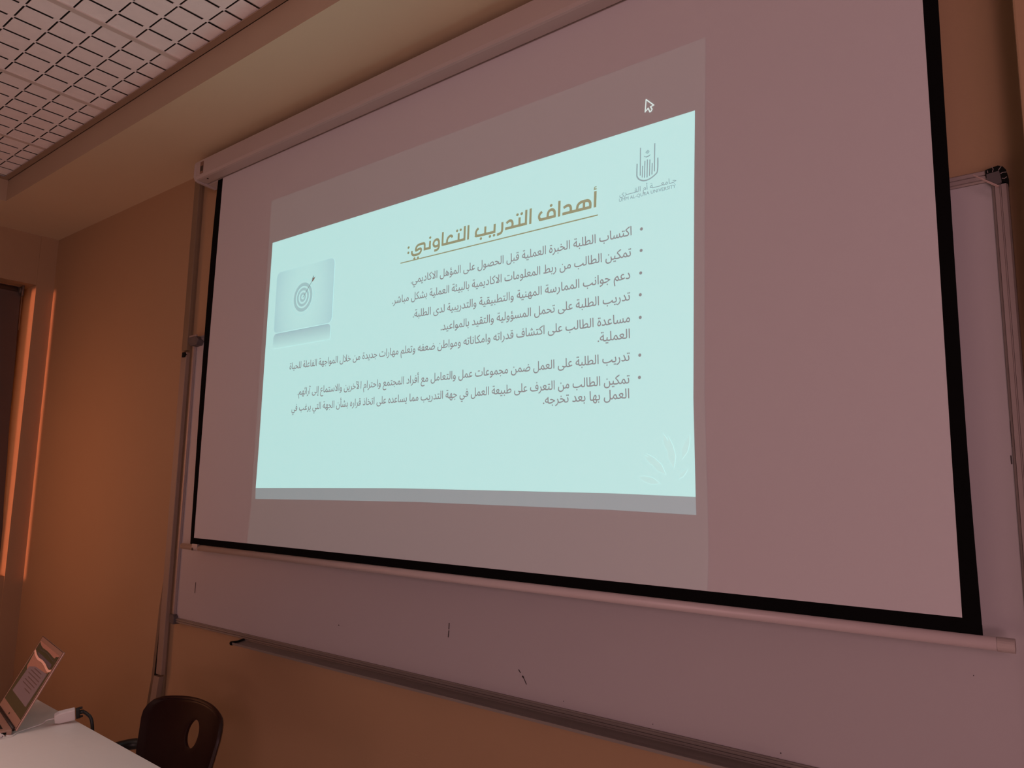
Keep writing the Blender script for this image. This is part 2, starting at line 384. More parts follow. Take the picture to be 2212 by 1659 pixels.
# ------------------------------------------------------------------ cable trunking on the front wall
tk = tag(empty('cable_trunking', (-3.10, YW, 0)), 'narrow vertical cable trunking on the orange wall left of the whiteboard', 'cable trunking')
child(MB().box(-3.113, -3.073, 1.642, 1.6495, 0.02, ZS - 0.002).build('trunking_base', m_trunk, bevel=0.001), tk)
child(MB().box(-3.114, -3.070, 1.624, 1.642, 2.02, ZS - 0.002).build('upper_cover', m_trunk, bevel=0.002), tk)
tag(child(MB().box(-3.114, -3.070, 1.624, 1.642, 0.663, 2.012).build('lower_cover', m_trunk2, bevel=0.002), tk), 'bare white lower length of the cover strip')
b = MB(); rings = []
for z, dx in ((0.655, 0.0), (0.57, -0.014), (0.30, -0.045), (0.03, -0.05)):
    rings.append([b.bm.verts.new(p) for p in ((-3.124 + dx, 1.642, z), (-3.124 + dx, 1.622, z), (-3.080 + dx, 1.622, z), (-3.080 + dx, 1.642, z))])
for a, c in zip(rings, rings[1:]):
    for k in range(4): b.bm.faces.new((a[k], a[(k + 1) % 4], c[(k + 1) % 4], c[k]))
b.bm.faces.new(rings[0]); b.bm.faces.new(rings[-1][::-1])
tag(child(b.build('bottom_cover', m_trunk2), tk), 'short lower cover strip leaning to the left')
b = MB(); rings = []
for z, xl, xr in ((1.10, -3.126, -3.118), (0.92, -3.160, -3.144), (0.64, -3.196, -3.162), (0.53, -3.222, -3.183), (0.25, -3.245, -3.20), (0.03, -3.25, -3.205)):
    rings.append([b.bm.verts.new(p) for p in ((xl, 1.646, z), (xl, 1.632, z), (xr, 1.632, z), (xr, 1.646, z))])
for a, c in zip(rings, rings[1:]):
    for k in range(4): b.bm.faces.new((a[k], a[(k + 1) % 4], c[(k + 1) % 4], c[k]))
b.bm.faces.new(rings[0]); b.bm.faces.new(rings[-1][::-1])
tag(child(b.build('side_flange', m_wall), tk), 'loose side strip of the base curling away to the left')
b = MB()
b.prism([(-3.112, 1.643, 1.08), (-3.150, 1.643, 0.92), (-3.170, 1.643, 0.64), (-3.190, 1.643, 0.53), (-3.212, 1.643, 0.03), (-3.08, 1.643, 0.03), (-3.08, 1.643, 1.08)], (0, 0.003, 0))
child(b.build('gap_shade_sheet', m_void), tk)  # flat black sheet standing in for the shade inside the gap
child(MB().prism([(-3.095, 1.618, 1.990), (-3.076, 1.618, 1.990), (-3.069, 1.618, 2.001), (-3.076, 1.618, 2.012), (-3.095, 1.618, 2.012)], (0, 0.010, 0)).build('clip', m_void), tk)

# ------------------------------------------------------------------ projection screen
ps = tag(empty('projection_screen', (-1.5, 1.58, 2.80)), 'large pull-down projection screen with black border and white roller case', 'projection screen')
CX0, CX1, CYF, CYB = -2.922, -0.10, 1.524, 1.63
prof = [(CYF + .006, 2.8105), (CYF, 2.805), (CYF, 2.739), (CYF + .004, 2.7295), (CYF + .012, 2.7275), (1.577, 2.7265), (1.577, 2.736), (1.584, 2.736), (1.584, 2.724), (CYB - .006, 2.722), (CYB, 2.727), (CYB, 2.8105)]
cs = child(MB().prism([(CX0, y, z) for y, z in prof], (CX1 - CX0, 0, 0)).build('roller_case', m_case, bevel=0.0012, seg=2), ps)
def sub(o, p, root): 
    o.parent = p; o.matrix_parent_inverse = Matrix.Identity(4); return o
eprof = [(CYF + .016, 2.8125), (CYF + .003, 2.808), (CYF - .001, 2.797), (CYF - .001, 2.742), (CYF + .006, 2.727), (CYF + .020, 2.7225), (CYB - .010, 2.716), (CYB + .004, 2.724), (CYB + .004, 2.8125)]
for x in (CX0 - 0.014, CX1):
    o = sub(MB().prism([(x, y, z) for y, z in eprof], (0.014, 0, 0)).build('end_cap', m_cap, bevel=0.002), cs, ps)
sub(MB().tube([(CX0 - 0.021, 1.545, 2.772), (CX0 - 0.013, 1.545, 2.772)], 0.0045, 10).build('screw', m_void), cs, ps)
sub(MB().tube([(-2.863, 1.548, 2.7266), (-2.863, 1.548, 2.7285)], 0.0042, 10).build('screw', m_void), cs, ps)
b = MB()
b.box(-2.886, -2.861, CYF - 0.0008, CYF, 2.744, 2.797, 0)
b.box(-2.884, -2.863, CYF - 0.0012, CYF - 0.0008, 2.7545, 2.7775, 1)
o = sub(b.build('sticker', [m_label, m_dark]), cs, ps); tag(o, 'small dark sticker on the case end')
# fabric + border share one sheet
FY = 1.58
outL = [(-2.8364, 2.724), (-2.8485, 2.4493), (-2.852, 1.9067), (-2.8412, 1.2065)]
inL = [(-2.7990, 2.724), (-2.8035, 2.4405), (-2.8126, 1.9034), (-2.816, 1.2328)]
inR = [(-0.1970, 2.724), (-0.1975, 2.1611), (-0.1992, 1.5424), (-0.1994, 1.2320)]
outR = [(-0.1680, 2.724), (-0.1717, 2.1533), (-0.1734, 1.5418), (-0.1694, 1.2025)]
def curve(q): return bez([(x, 0, z) for x, z in q], 8)
oL, iL, iR, oR = map(curve, (outL, inL, inR, outR))
b = MB()
n = len(iL)
def thick(rows, y0, y1):
    fv = [[b.bm.verts.new((p.x, y0, p.z)) for p in r] for r in rows]; bv = [[b.bm.verts.new((p.x, y1, p.z)) for p in r] for r in rows]
    for r in range(len(rows) - 1):
        for i in range(len(rows[0]) - 1):
            b.bm.faces.new((fv[r][i], fv[r][i + 1], fv[r + 1][i + 1], fv[r + 1][i])); b.bm.faces.new((bv[r][i], bv[r + 1][i], bv[r + 1][i + 1], bv[r][i + 1]))
    m_ = len(rows) - 1; k_ = len(rows[0]) - 1
    for i in range(k_):
        b.bm.faces.new((fv[0][i], bv[0][i], bv[0][i + 1], fv[0][i + 1])); b.bm.faces.new((fv[m_][i], fv[m_][i + 1], bv[m_][i + 1], bv[m_][i]))
    for r in range(m_):
        b.bm.faces.new((fv[r][0], fv[r + 1][0], bv[r + 1][0], bv[r][0])); b.bm.faces.new((fv[r][k_], bv[r][k_], bv[r + 1][k_], fv[r + 1][k_]))
thick([iL, [(p + q) / 2 for p, q in zip(iL, iR)], iR], FY, FY + 0.0008)
child(b.build('white_fabric', m_fabric), ps)
b = MB()
thick([oL, iL], FY, FY + 0.0008); thick([iR, oR], FY, FY + 0.0008)
lowl = [iL[-1], Vector((-2.8405, 0, 1.2065))]; lowr = [iR[-1], Vector((-0.1694, 0, 1.2025))]
thick([[oL[-1] + Vector((0, 0, 0.02)), oL[-1]], [iL[-1], Vector((-2.816, 0, 1.2045))], [iR[-1], Vector((-0.1994, 0, 1.2015))], [oR[-1] + Vector((0, 0, 0.02)), oR[-1]]], FY + 0.0001, FY + 0.0009)
child(b.build('black_border', m_black), ps)
bar = child(MB().tube([(-2.898, 1.5805, 1.1967), (-0.148, 1.5805, 1.1930)], 0.0118, 20).build('bottom_bar', m_rod, smooth=True), ps)
sub(MB().tube([(-0.1485, 1.5805, 1.1930), (-0.1225, 1.5805, 1.1929)], 0.0126, 20).build('end_cap', m_cap, smooth=False), bar, ps)
sub(MB().tube([(-2.902, 1.5805, 1.1967), (-2.896, 1.5805, 1.1967)], [0.009, 0.0118], 20).build('end_cap', m_cap), bar, ps)
b = MB()
b.tube([(-2.806, 1.5805, 1.1966), (-2.772, 1.5805, 1.1965)], 0.0128, 20)
b.box(-2.803, -2.766, 1.5665, 1.5695, 1.198, 1.2115)
o = sub(b.build('hook_clip', m_cap, bevel=0.001), bar, ps)
b = MB(); b.box(-2.806, -2.797, 1.5672, 1.5690, 1.186, 1.196); sub(b.build('clip_slot', m_dark), bar, ps)

# ------------------------------------------------------------------ projected slide
sl = tag(empty('projected_slide', (-1.55, FY, 1.43)), 'bright pale cyan slide with Arabic text projected on the screen', 'projected slide')
def flat(name, polys, m, y, parent=sl):
    """a layer of projected light lying on the fabric"""
    b = MB()
    for i, q in enumerate(polys):
        b.face([(p[0], y - i * 0.000002, p[1]) for p in q])
    return child(b.build(name, m), parent)
LY = FY - 0.0006
frame = [(-2.4325, 2.5365), (-0.6569, 2.5355), (-0.6685, 2.0723), (-0.6774, 1.6582), (-0.6761, 1.4922), (-0.6753, 1.3569), (-0.6759, 1.3038), (-0.6804, 1.2331), (-2.4489, 1.2335), (-2.4380, 1.3511), (-2.4379, 1.5248), (-2.4351, 1.9474), (-2.4298, 2.369)]
tag(flat('projector_beam', [frame], m_plight, LY), 'dim grey rectangle of projector light around the slide')
page_top = [(-2.4059, 2.3625), (-0.6873, 2.3565), (-0.6929, 2.1694), (-0.7047, 1.6598), (-0.7034, 1.4358), (-0.9221, 1.4402), (-1.5871, 1.4423), (-1.6951, 1.4422), (-2.0413, 1.4384), (-2.4141, 1.4335), (-2.4111, 1.5926)]
PY = FY - 0.0012
flat('slide_page', [page_top], m_page, PY)
tag(flat('footer_strip', [[(-0.7034, 1.4358), (-0.9221, 1.4402), (-1.5871, 1.4423), (-1.6951, 1.4422), (-2.0413, 1.4384), (-2.4141, 1.4335), (-2.4126, 1.3939), (-2.038, 1.3986), (-1.5852, 1.4032), (-0.9222, 1.4005), (-0.7028, 1.3958)]], m_foot, PY), 'grey strip below the slide page')
TY = FY - 0.0018

def ribbon_polys(pts, wd, close=False):
    """stroke a polyline with mitred joins; returns list of quads"""
    P = [Vector((p[0], p[1])) for p in pts]; L = []; Rr = []
    for i, p in enumerate(P):
        d0 = (P[i] - P[i - 1]).normalized() if i > 0 else None
        d1 = (P[i + 1] - P[i]).normalized() if i < len(P) - 1 else None
        if d0 is None: d0 = d1
        if d1 is None: d1 = d0
        t = (d0 + d1)
        t = t.normalized() if t.length > 1e-6 else d0
        nrm = Vector((-t.y, t.x)); c = max(0.5, t.dot(d1))
        L.append(p + nrm * wd / 2 / c); Rr.append(p - nrm * wd / 2 / c)
    return [[L[i], L[i + 1], Rr[i + 1], Rr[i]] for i in range(len(P) - 1)]
def smooth2(pts, n=5):
    return [(p.x, p.z) for p in bez([(a, 0, b_) for a, b_ in pts], n)]
def disc(c, rx, rz, n=20):
    return [(c[0] + rx * math.cos(2 * math.pi * k / n), c[1] + rz * math.sin(2 * math.pi * k / n)) for k in range(n)]

TITLE = [[[-0.9658, 2.2202], [-0.9671, 2.1763]], [[-0.982, 2.1768], [-0.9813, 2.1895], [-0.984, 2.1965], [-0.9897, 2.2002], [-0.9959, 2.2007], [-1.0063, 2.2008], [-1.0147, 2.1986], [-1.0199, 2.1938], [-1.0218, 2.1877], [-1.0222, 2.1822]], [[-1.0006, 2.1995], [-1.0011, 2.1798]], [[-0.9794, 2.1800], [-1.0695, 2.1805]], [[-1.0448, 2.1808], [-1.0424, 2.1849], [-1.0422, 2.1914], [-1.0443, 2.197], [-1.0497, 2.2008], [-1.0572, 2.2], [-1.0653, 2.1967]], [[-1.0789, 2.2201], [-1.08, 2.1759]], [[-1.0941, 2.1776], [-1.0948, 2.1929], [-1.0987, 2.1987], [-1.1043, 2.201], [-1.112, 2.1992], [-1.1164, 2.193], [-1.1176, 2.1818]], [[-1.0914, 2.1803], [-1.1382, 2.1803], [-1.1439, 2.1832], [-1.1464, 2.1891], [-1.144, 2.1967], [-1.1362, 2.2022]], [[-1.1754, 2.2204], [-1.1764, 2.1755]], [[-1.1905, 2.22], [-1.1919, 2.1768]], [[-1.1875, 2.1797], [-1.2655, 2.18]], [[-1.2138, 2.2031], [-1.2145, 2.1811]], [[-1.2426, 2.1806], [-1.2394, 2.1844], [-1.2389, 2.1912], [-1.2417, 2.1978], [-1.2472, 2.2007], [-1.2538, 2.1996], [-1.261, 2.1955]], [[-1.2758, 2.2026], [-1.276, 2.1822], [-1.2782, 2.1737], [-1.2855, 2.1697], [-1.2954, 2.1689]], [[-1.3039, 2.2031], [-1.3049, 2.1761]], [[-1.3006, 2.1795], [-1.3684, 2.1802], [-1.3741, 2.1842], [-1.3755, 2.1906], [-1.3722, 2.1976], [-1.3652, 2.2029]], [[-1.3392, 2.203], [-1.3397, 2.1823]], [[-1.4049, 2.2207], [-1.4055, 2.1763]], [[-1.4195, 2.2212], [-1.42, 2.1766]], [[-1.4162, 2.1800], [-1.5101, 2.1804]], [[-1.4437, 2.2038], [-1.4436, 2.1802]], [[-1.4692, 2.1953], [-1.4715, 2.2005], [-1.4777, 2.2023], [-1.4858, 2.1986], [-1.4901, 2.1916], [-1.4907, 2.1811]], [[-1.5089, 2.2209], [-1.5096, 2.1772]], [[-1.5244, 2.1749], [-1.5241, 2.1898], [-1.5263, 2.1977], [-1.5325, 2.2021], [-1.542, 2.2003], [-1.5476, 2.1922], [-1.5448, 2.1842], [-1.5369, 2.1807], [-1.5264, 2.1828]], [[-1.5241, 2.1898], [-1.5241, 2.178], [-1.5273, 2.1717], [-1.5335, 2.1687], [-1.5435, 2.1684]], [[-1.5621, 2.2037], [-1.5632, 2.1781]], [[-1.5583, 2.1808], [-1.5891, 2.1808]], [[-1.5855, 2.1769], [-1.5853, 2.1942], [-1.5885, 2.2002], [-1.6005, 2.201], [-1.6137, 2.1997], [-1.6216, 2.1941], [-1.6233, 2.1841], [-1.6116, 2.186], [-1.6035, 2.1863], [-1.6002, 2.1813], [-1.6044, 2.1734], [-1.6138, 2.1703], [-1.6286, 2.1698], [-1.6369, 2.1724], [-1.6409, 2.1781], [-1.641, 2.1858]]]
TDOTS = [(-1.1057, 2.213), (-1.2213, 2.2123), (-1.2063, 2.2122), (-1.321, 2.1689), (-1.3056, 2.1693), (-1.3552, 2.1692), (-1.4499, 2.2124), (-1.4356, 2.2125), (-1.5621, 2.2136), (-1.6288, 2.1589), (-1.6132, 2.1588), (-1.6567, 2.1998), (-1.6569, 2.1825)]
polys = []
SW = 0.0080
for st in TITLE:
    q = smooth2(st) if len(st) > 2 else st
    polys += ribbon_polys(q, SW)
for d in TDOTS: polys.append(disc(d, 0.0048, 0.0042))
polys += ribbon_polys(smooth2([(-0.9616, 2.2311), (-0.9667, 2.2312), (-0.9684, 2.2282), (-0.9656, 2.2263), (-0.9626, 2.2261)]), 0.0026)
polys += ribbon_polys([(-0.9702, 2.225), (-0.9605, 2.2251)], 0.0026)
tag(flat('title_text', polys, m_gold, TY), 'gold bold Arabic title on the slide')
flat('title_underline', [[(-0.9583, 2.1554), (-0.9583, 2.1518), (-1.6922, 2.1530), (-1.6922, 2.1566)]], m_gold, TY)

# Arabic shaping: letters to their joined forms, laid out left to right for the text object
FORMS = {'ا': 'FE8D', 'أ': 'FE83', 'إ': 'FE87', 'آ': 'FE81', 'ب': 'FE8F', 'ت': 'FE95', 'ث': 'FE99', 'ج': 'FE9D', 'ح': 'FEA1', 'خ': 'FEA5', 'د': 'FEA9', 'ذ': 'FEAB', 'ر': 'FEAD', 'ز': 'FEAF',
         'س': 'FEB1', 'ش': 'FEB5', 'ص': 'FEB9', 'ض': 'FEBD', 'ط': 'FEC1', 'ظ': 'FEC5', 'ع': 'FEC9', 'غ': 'FECD', 'ف': 'FED1', 'ق': 'FED5', 'ك': 'FED9', 'ل': 'FEDD', 'م': 'FEE1', 'ن': 'FEE5',
         'ه': 'FEE9', 'و': 'FEED', 'ي': 'FEF1', 'ى': 'FEEF', 'ة': 'FE93', 'ؤ': 'FE85', 'ئ': 'FE89', 'ء': 'FE80'}
RIGHT_ONLY = set('اأإآدذرزوىةؤ')
LAMALEF = {'ا': 0xFEFB, 'أ': 0xFEF7, 'إ': 0xFEF9, 'آ': 0xFEF5}
def shape(txt):
    out = []; i = 0
    def joins_next(c): return c == 'ـ' or (c in FORMS and c not in RIGHT_ONLY and c != 'ء')
    def joins_prev(c): return c == 'ـ' or (c in FORMS and c != 'ء')
    while i < len(txt):
        c = txt[i]
        if c not in FORMS: out.append(c); i += 1; continue
        pj = i > 0 and joins_next(txt[i - 1]) 
        if c == 'ل' and i + 1 < len(txt) and txt[i + 1] in LAMALEF:
            out.append(chr(LAMALEF[txt[i + 1]] + (1 if pj else 0))); i += 2; continue
        nj = joins_next(c) and i + 1 < len(txt) and joins_prev(txt[i + 1])
        base = int(FORMS[c], 16)
        if c in RIGHT_ONLY: out.append(chr(base + (1 if pj else 0)))
        elif c == 'ء': out.append(chr(base))
        else: out.append(chr(base + (3 if pj and nj else 1 if pj else 2 if nj else 0)))
        i += 1
    return ''.join(reversed(out))

def glyph_mesh(body):
    """outline of a line of text filled by the non-zero rule (the letters' own strokes overlap); returns 2d vertices and triangles"""
    cu = bpy.data.curves.new('lettering', 'FONT'); cu.body = body; cu.size = 1.0
    tmp = bpy.data.objects.new('lettering', cu); C.objects.link(tmp)
    bpy.context.view_layer.update()
    oc = tmp.to_curve(bpy.context.evaluated_depsgraph_get())
    loops = []
    for sp in oc.splines:
        bp = sp.bezier_points; n = len(bp); loop = []
        for i in range(n):
            p, q = bp[i], bp[(i + 1) % n]
            seg = interpolate_bezier(p.co, p.handle_right, q.handle_left, q.co, 5)
            straight = (p.handle_right - p.co).cross(q.co - p.co).length < 1e-6 and (q.handle_left - q.co).cross(q.co - p.co).length < 1e-6
            loop += [(v.x, v.y) for v in (seg[:1] if straight else seg[:-1])]
        if len(loop) > 2: loops.append(loop)
    tmp.to_curve_clear(); bpy.data.objects.remove(tmp); bpy.data.curves.remove(cu)
    co, ed = [], []
    for L in loops:
        n0 = len(co); co += [Vector(v) for v in L]; ed += [(n0 + i, n0 + (i + 1) % len(L)) for i in range(len(L))]
    V, _, F, *_r = delaunay_2d_cdt(co, ed, [], 0, 1e-5)
    A = np.array([co[i] for i, j in ed]); B = np.array([co[j] for i, j in ed])
    VV = np.array([(v[0], v[1]) for v in V]); FF = [f for f in F if len(f) == 3]
    cen = VV[np.array(FF)].mean(1)
    up = A[:, 1] < B[:, 1]
    y0, y1 = np.minimum(A[:, 1], B[:, 1]), np.maximum(A[:, 1], B[:, 1])
    keep = []
    for f, c in zip(FF, cen):
        hit = (y0 <= c[1]) & (c[1] < y1)
        xi = A[hit, 0] + (c[1] - A[hit, 1]) / (B[hit, 1] - A[hit, 1]) * (B[hit, 0] - A[hit, 0])
        wn = np.where(up[hit], 1, -1)[xi > c[0]].sum()
        if wn != 0: keep.append(f)
    return VV, keep
def text_part(name, s, xl, xr, z, m, y, weight=0.0, zscale=None, arabic=True):
    src, tris = glyph_mesh(shape(s) if arabic else s)
    used = np.unique(np.array(tris)); x0, x1 = src[used, 0].min(), src[used, 0].max(); k = (xr - xl) / (x1 - x0); kz = zscale if zscale else k
    remap = {int(u): i for i, u in enumerate(used)}
    V, Fc = [], []
    for i, (dx, dz) in enumerate(((-weight, 0), (weight, 0), (0, weight), (0, -weight)) if weight else ((0, 0),)):
        n0 = len(V)
        V += [(float(xl + (src[u, 0] - x0) * k + dx), y - i * 0.00003, float(z + src[u, 1] * kz + dz)) for u in used]
        Fc += [[n0 + remap[int(q)] for q in f] for f in tris]
    me = bpy.data.meshes.new(name); me.from_pydata(V, [], Fc)
    return child(link(name, me, m), sl), k
LINES = [('اكتساب الطلبة الخبرة العملية قبل الحصول على المؤهل الاكاديمي.', -1.6409, -0.8605, 2.0795),
         ('تمكين الطالب من ربط المعلومات الاكاديمية بالبيئة العملية بشكل مباشر.', -1.7226, -0.8622, 2.0255),
         ('دعم جوانب الممارسة المهنية والتطبيقية والتدريبية لدى الطلبة.', -1.6267, -0.8652, 1.9685),
         ('تدريب الطلبة على تحمل المسؤولية والتقيد بالمواعيد.', -1.5062, -0.8656, 1.9135),
         ('مساعدة الطالب على اكتشاف قدراته وامكاناته ومواطن ضعفه وتعلم مهارات جديدة من خلال المواجهة الفاعلة للحياة', -2.2496, -0.8664, 1.8585),
         ('العملية.', -0.9587, -0.8670, 1.8180),
         ('تدريب الطلبة على العمل ضمن مجموعات عمل والتعامل مع أفراد المجتمع واحترام الآخرين والاستماع إلى آرائهم.', -2.1928, -0.8679, 1.7620),
         ('تمكين الطالب من التعرف على طبيعة العمل في جهة التدريب مما يساعده على اتخاذ قراره بشأن الجهة التي يرغب في', -2.2235, -0.8687, 1.7062),
         ('العمل بها بعد تخرجه.', -1.1265, -0.8698, 1.6698)]
for s_, xl, xr, z in LINES:
    o, k = text_part('text_line', s_, xl, xr, z, m_text, TY, 0.00045, zscale=0.0335)
    print('text scale', round(k, 4))
for c_ in [(-0.8328, 2.0897), (-0.8342, 2.0347), (-0.8359, 1.9777), (-0.8374, 1.9229), (-0.8381, 1.8661), (-0.8402, 1.7729), (-0.8417, 1.7184)]:
    flat('bullet', [disc(c_, 0.0042, 0.0042)], m_text, TY)

# picture of a target with an arrow
def rrect(x0, x1, z0, z1, r, n=6, top=True, bottom=True):
    out = []
    for cx, cz, a0, on in ((x1 - r, z1 - r, 0, top), (x0 + r, z1 - r, 90, top), (x0 + r, z0 + r, 180, bottom), (x1 - r, z0 + r, 270, bottom)):
        if on: out += [(cx + r * math.cos(R(a0 + 90 * k / n)), cz + r * math.sin(R(a0 + 90 * k / n))) for k in range(n + 1)]
        else: out.append((x1 if cx > (x0 + x1) / 2 else x0, z1 if cz > (z0 + z1) / 2 else z0))
    return out
b = MB()
b.face([(x, TY, z) for x, z in rrect(-2.3615, -2.0235, 2.003, 2.236, 0.022)])
pic = b.build('picture_card', m_card); pic.parent = sl; pic.matrix_parent_inverse = Matrix.Translation(-Vector(sl.location))
tag(pic, 'pale blue card picture of a bullseye with an arrow')
b = MB()
b.face([(x, TY, z) for x, z in rrect(-2.3615, -2.0285, 1.945, 2.001, 0.018, bottom=False)])
child(b.build('picture_mirror', m_refl), sl)
def annulus(c, r0, r1, n=48):
    q = []
    for k in range(n):
        a, a2 = 2 * math.pi * k / n, 2 * math.pi * (k + 1) / n
        q.append([(c[0] + r1 * math.cos(a), c[1] + r1 * math.sin(a)), (c[0] + r1 * math.cos(a2), c[1] + r1 * math.sin(a2)), (c[0] + r0 * math.cos(a2), c[1] + r0 * math.sin(a2)), (c[0] + r0 * math.cos(a), c[1] + r0 * math.sin(a))])
    return q
tc = (-2.194, 2.118)
polys = annulus(tc, 0.041, 0.054) + annulus(tc, 0.0245, 0.035) + annulus(tc, 0.0085, 0.018)
dash = annulus(tc, 0.0655, 0.0672, 96)
polys += [q for k, q in enumerate(dash) if k % 2 == 0]
o = flat('bullseye', polys, m_ring, TY - .0004); o.parent = pic; o.matrix_parent_inverse = Matrix.Identity(4)
b = MB()
for q in ribbon_polys([(-2.1932, 2.1167), (-2.1462, 2.1684)], 0.0022): b.face([(p[0], TY - .0008, p[1]) for p in q], 0)
b.face([(x, TY - .0009, z) for x, z in [(-2.1480, 2.166), (-2.1445, 2.1805), (-2.1365, 2.191), (-2.1375, 2.1795)]], 0)
b.face([(x, TY - .0009, z) for x, z in [(-2.1475, 2.1655), (-2.1375, 2.1795), (-2.1265, 2.1835), (-2.1365, 2.171)]], 1)
o = child(b.build('arrow', [m_arrow, m_feather]), sl); o.parent = pic; o.matrix_parent_inverse = Matrix.Identity(4)

# faint leaf ornament in the lower right corner of the page
polys = []
for cx, cz, a, L in ((-0.755, 1.50, 100, .075), (-0.775, 1.485, 135, .07), (-0.735, 1.52, 70, .06), (-0.79, 1.465, 165, .06), (-0.745, 1.475, 45, .035), (-0.765, 1.535, 110, .05), (-0.80, 1.505, 140, .04)):
    d = Vector((math.cos(R(a)), math.sin(R(a)))); nn = Vector((-d.y, d.x)); c = Vector((cx, cz))
    polys.append([tuple(c), tuple(c + d * L * .35 + nn * L * .13), tuple(c + d * L * .7 + nn * L * .1), tuple(c + d * L), tuple(c + d * L * .7 - nn * L * .1), tuple(c + d * L * .35 - nn * L * .13)])
flat('page_ornament', polys, m_smear, TY)
# emblem, its two lines of lettering, the pointer, the faint stain
EMB = [([(-0.8434, 2.263), (-0.8442, 2.2354), (-0.8434, 2.2281), (-0.8372, 2.2194), (-0.8248, 2.2133), (-0.81, 2.2137), (-0.7952, 2.2204), (-0.7872, 2.2299), (-0.786, 2.2633)], .0038), ([(-0.8333, 2.3024), (-0.8348, 2.229)], .0034), ([(-0.7938, 2.3034), (-0.7957, 2.2298)], .0034), ([(-0.8279, 2.2535), (-0.8291, 2.2226)], .0033), ([(-0.8214, 2.2647), (-0.8229, 2.2205)], .0033), ([(-0.8146, 2.2664), (-0.8161, 2.2193)], .0033), ([(-0.8076, 2.2645), (-0.8093, 2.2217)], .0033), ([(-0.8014, 2.2535), (-0.8025, 2.2234)], .0033), ([(-0.8242, 2.2775), (-0.8168, 2.2743), (-0.8056, 2.2769)], .0018), ([(-0.8193, 2.2724), (-0.8075, 2.2745)], .0018)]
polys = []
for st, wd in EMB:
    polys += ribbon_polys(smooth2(st) if len(st) > 2 else st, wd)
for a in range(0, 360, 45):
    polys.append([(-0.8139, 2.2860), (-0.8139 + .0052 * math.cos(R(a - 16)), 2.2860 + .0046 * math.sin(R(a - 16))), (-0.8139 + .0062 * math.cos(R(a)), 2.2860 + .0052 * math.sin(R(a))), (-0.8139 + .0052 * math.cos(R(a + 16)), 2.2860 + .0046 * math.sin(R(a + 16)))])
tag(flat('emblem', polys, m_teal, TY), 'grey-teal emblem of upright bars in a rounded frame')
text_part('emblem_lettering', 'جـامعــــة أم القــــرى', -0.8941, -0.7379, 2.1880, m_teal, TY, 0.0003)
text_part('emblem_lettering', 'UMM AL-QURA UNIVERSITY', -0.8954, -0.7395, 2.1742, m_teal, TY, 0.0003, arabic=False)
CUR = [(-0.8168, 2.4269), (-0.796, 2.4053), (-0.8047, 2.4036), (-0.8005, 2.3955), (-0.8036, 2.3912), (-0.8067, 2.3905), (-0.8114, 2.4017), (-0.8197, 2.3947), (-0.8168, 2.4269)]
flat('mouse_pointer', ribbon_polys(CUR, 0.0026) + ribbon_polys(CUR[-2:] + CUR[1:2], 0.0026)[:1], m_ptr, TY)

# ------------------------------------------------------------------ table
tb = tag(empty('table', (-2.10, 0.70, 0)), 'white table in the bottom left corner with the laptop on it', 'table')
yaw = R(2.2)
Mt = Matrix.Translation((-2.852, 1.0845, 0.72)) @ Matrix.Rotation(-yaw, 4, 'Z')
b = MB().box(-0.03, 1.62, -0.72, 0, -0.025, 0, 0, Mt)
child(b.build('tabletop', m_table, bevel=0.002), tb)
for lx, ly in ((0.03, -0.06), (1.53, -0.06), (0.03, -0.66), (1.53, -0.66)):
    child(MB().box(lx - 0.02, lx + 0.02, ly - 0.02, ly + 0.02, -0.72, -0.025, 0, Mt).build('leg', m_leg), tb)

# ------------------------------------------------------------------ laptop
th, ph = R(10.165), R(27.125)
hv = Vector((-math.cos(th), math.sin(th), 0)); nv = Vector((math.sin(th), math.cos(th), 0)); uv = Vector((0, 0, 1)) * math.cos(ph) + nv * math.sin(ph)
BR = Vector((-2.5088, 0.9052, 0.732)); fn = hv.cross(uv)
if fn.y > 0: fn = -fn                                             # faces the room
lp = tag(empty('laptop', (-2.66, 0.82, 0.72)), 'open silver laptop on the white table', 'laptop')
Ml = Matrix(((hv.x, uv.x, fn.x, BR.x), (hv.y, uv.y, fn.y, BR.y), (hv.z, uv.z, fn.z, BR.z), (0, 0, 0, 1)))   # lid: across, up, out of the display
lid = child(MB().box(-0.003, 0.3095, -0.002, 0.2285, -0.006, 0.0, 0, Ml).build('lid', m_lap, bevel=0.0025), lp)
def lsub(o, p):
    o.parent = p; o.matrix_parent_inverse = Matrix.Identity(4); return o
b = MB()
fr = [(-0.0012, 0.0), (0.3078, 0.0), (0.3078, 0.2268), (-0.0012, 0.2268)]
for i in range(4):
    for q in ribbon_polys([fr[i], fr[(i + 1) % 4]], 0.0016): b.prism([Ml @ Vector((p[0], p[1], 0.0002)) for p in q], Ml.to_3x3() @ Vector((0, 0, 0.0004)))
lsub(b.build('rim_gasket', m_lapdark), lid)
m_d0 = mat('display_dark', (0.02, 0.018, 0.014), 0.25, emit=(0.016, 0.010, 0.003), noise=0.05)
m_d1 = mat('display_copper_and_reflection', (0.03, 0.02, 0.02), 0.25, emit=(0.1836, 0.051, 0.0306), noise=0.05)
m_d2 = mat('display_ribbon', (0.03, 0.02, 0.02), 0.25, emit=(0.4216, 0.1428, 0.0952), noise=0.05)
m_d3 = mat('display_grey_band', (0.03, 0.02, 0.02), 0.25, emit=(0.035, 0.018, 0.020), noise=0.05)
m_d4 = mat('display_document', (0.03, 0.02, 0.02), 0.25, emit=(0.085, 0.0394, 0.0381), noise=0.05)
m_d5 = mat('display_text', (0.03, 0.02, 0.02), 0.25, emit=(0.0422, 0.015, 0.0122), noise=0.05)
b = MB()
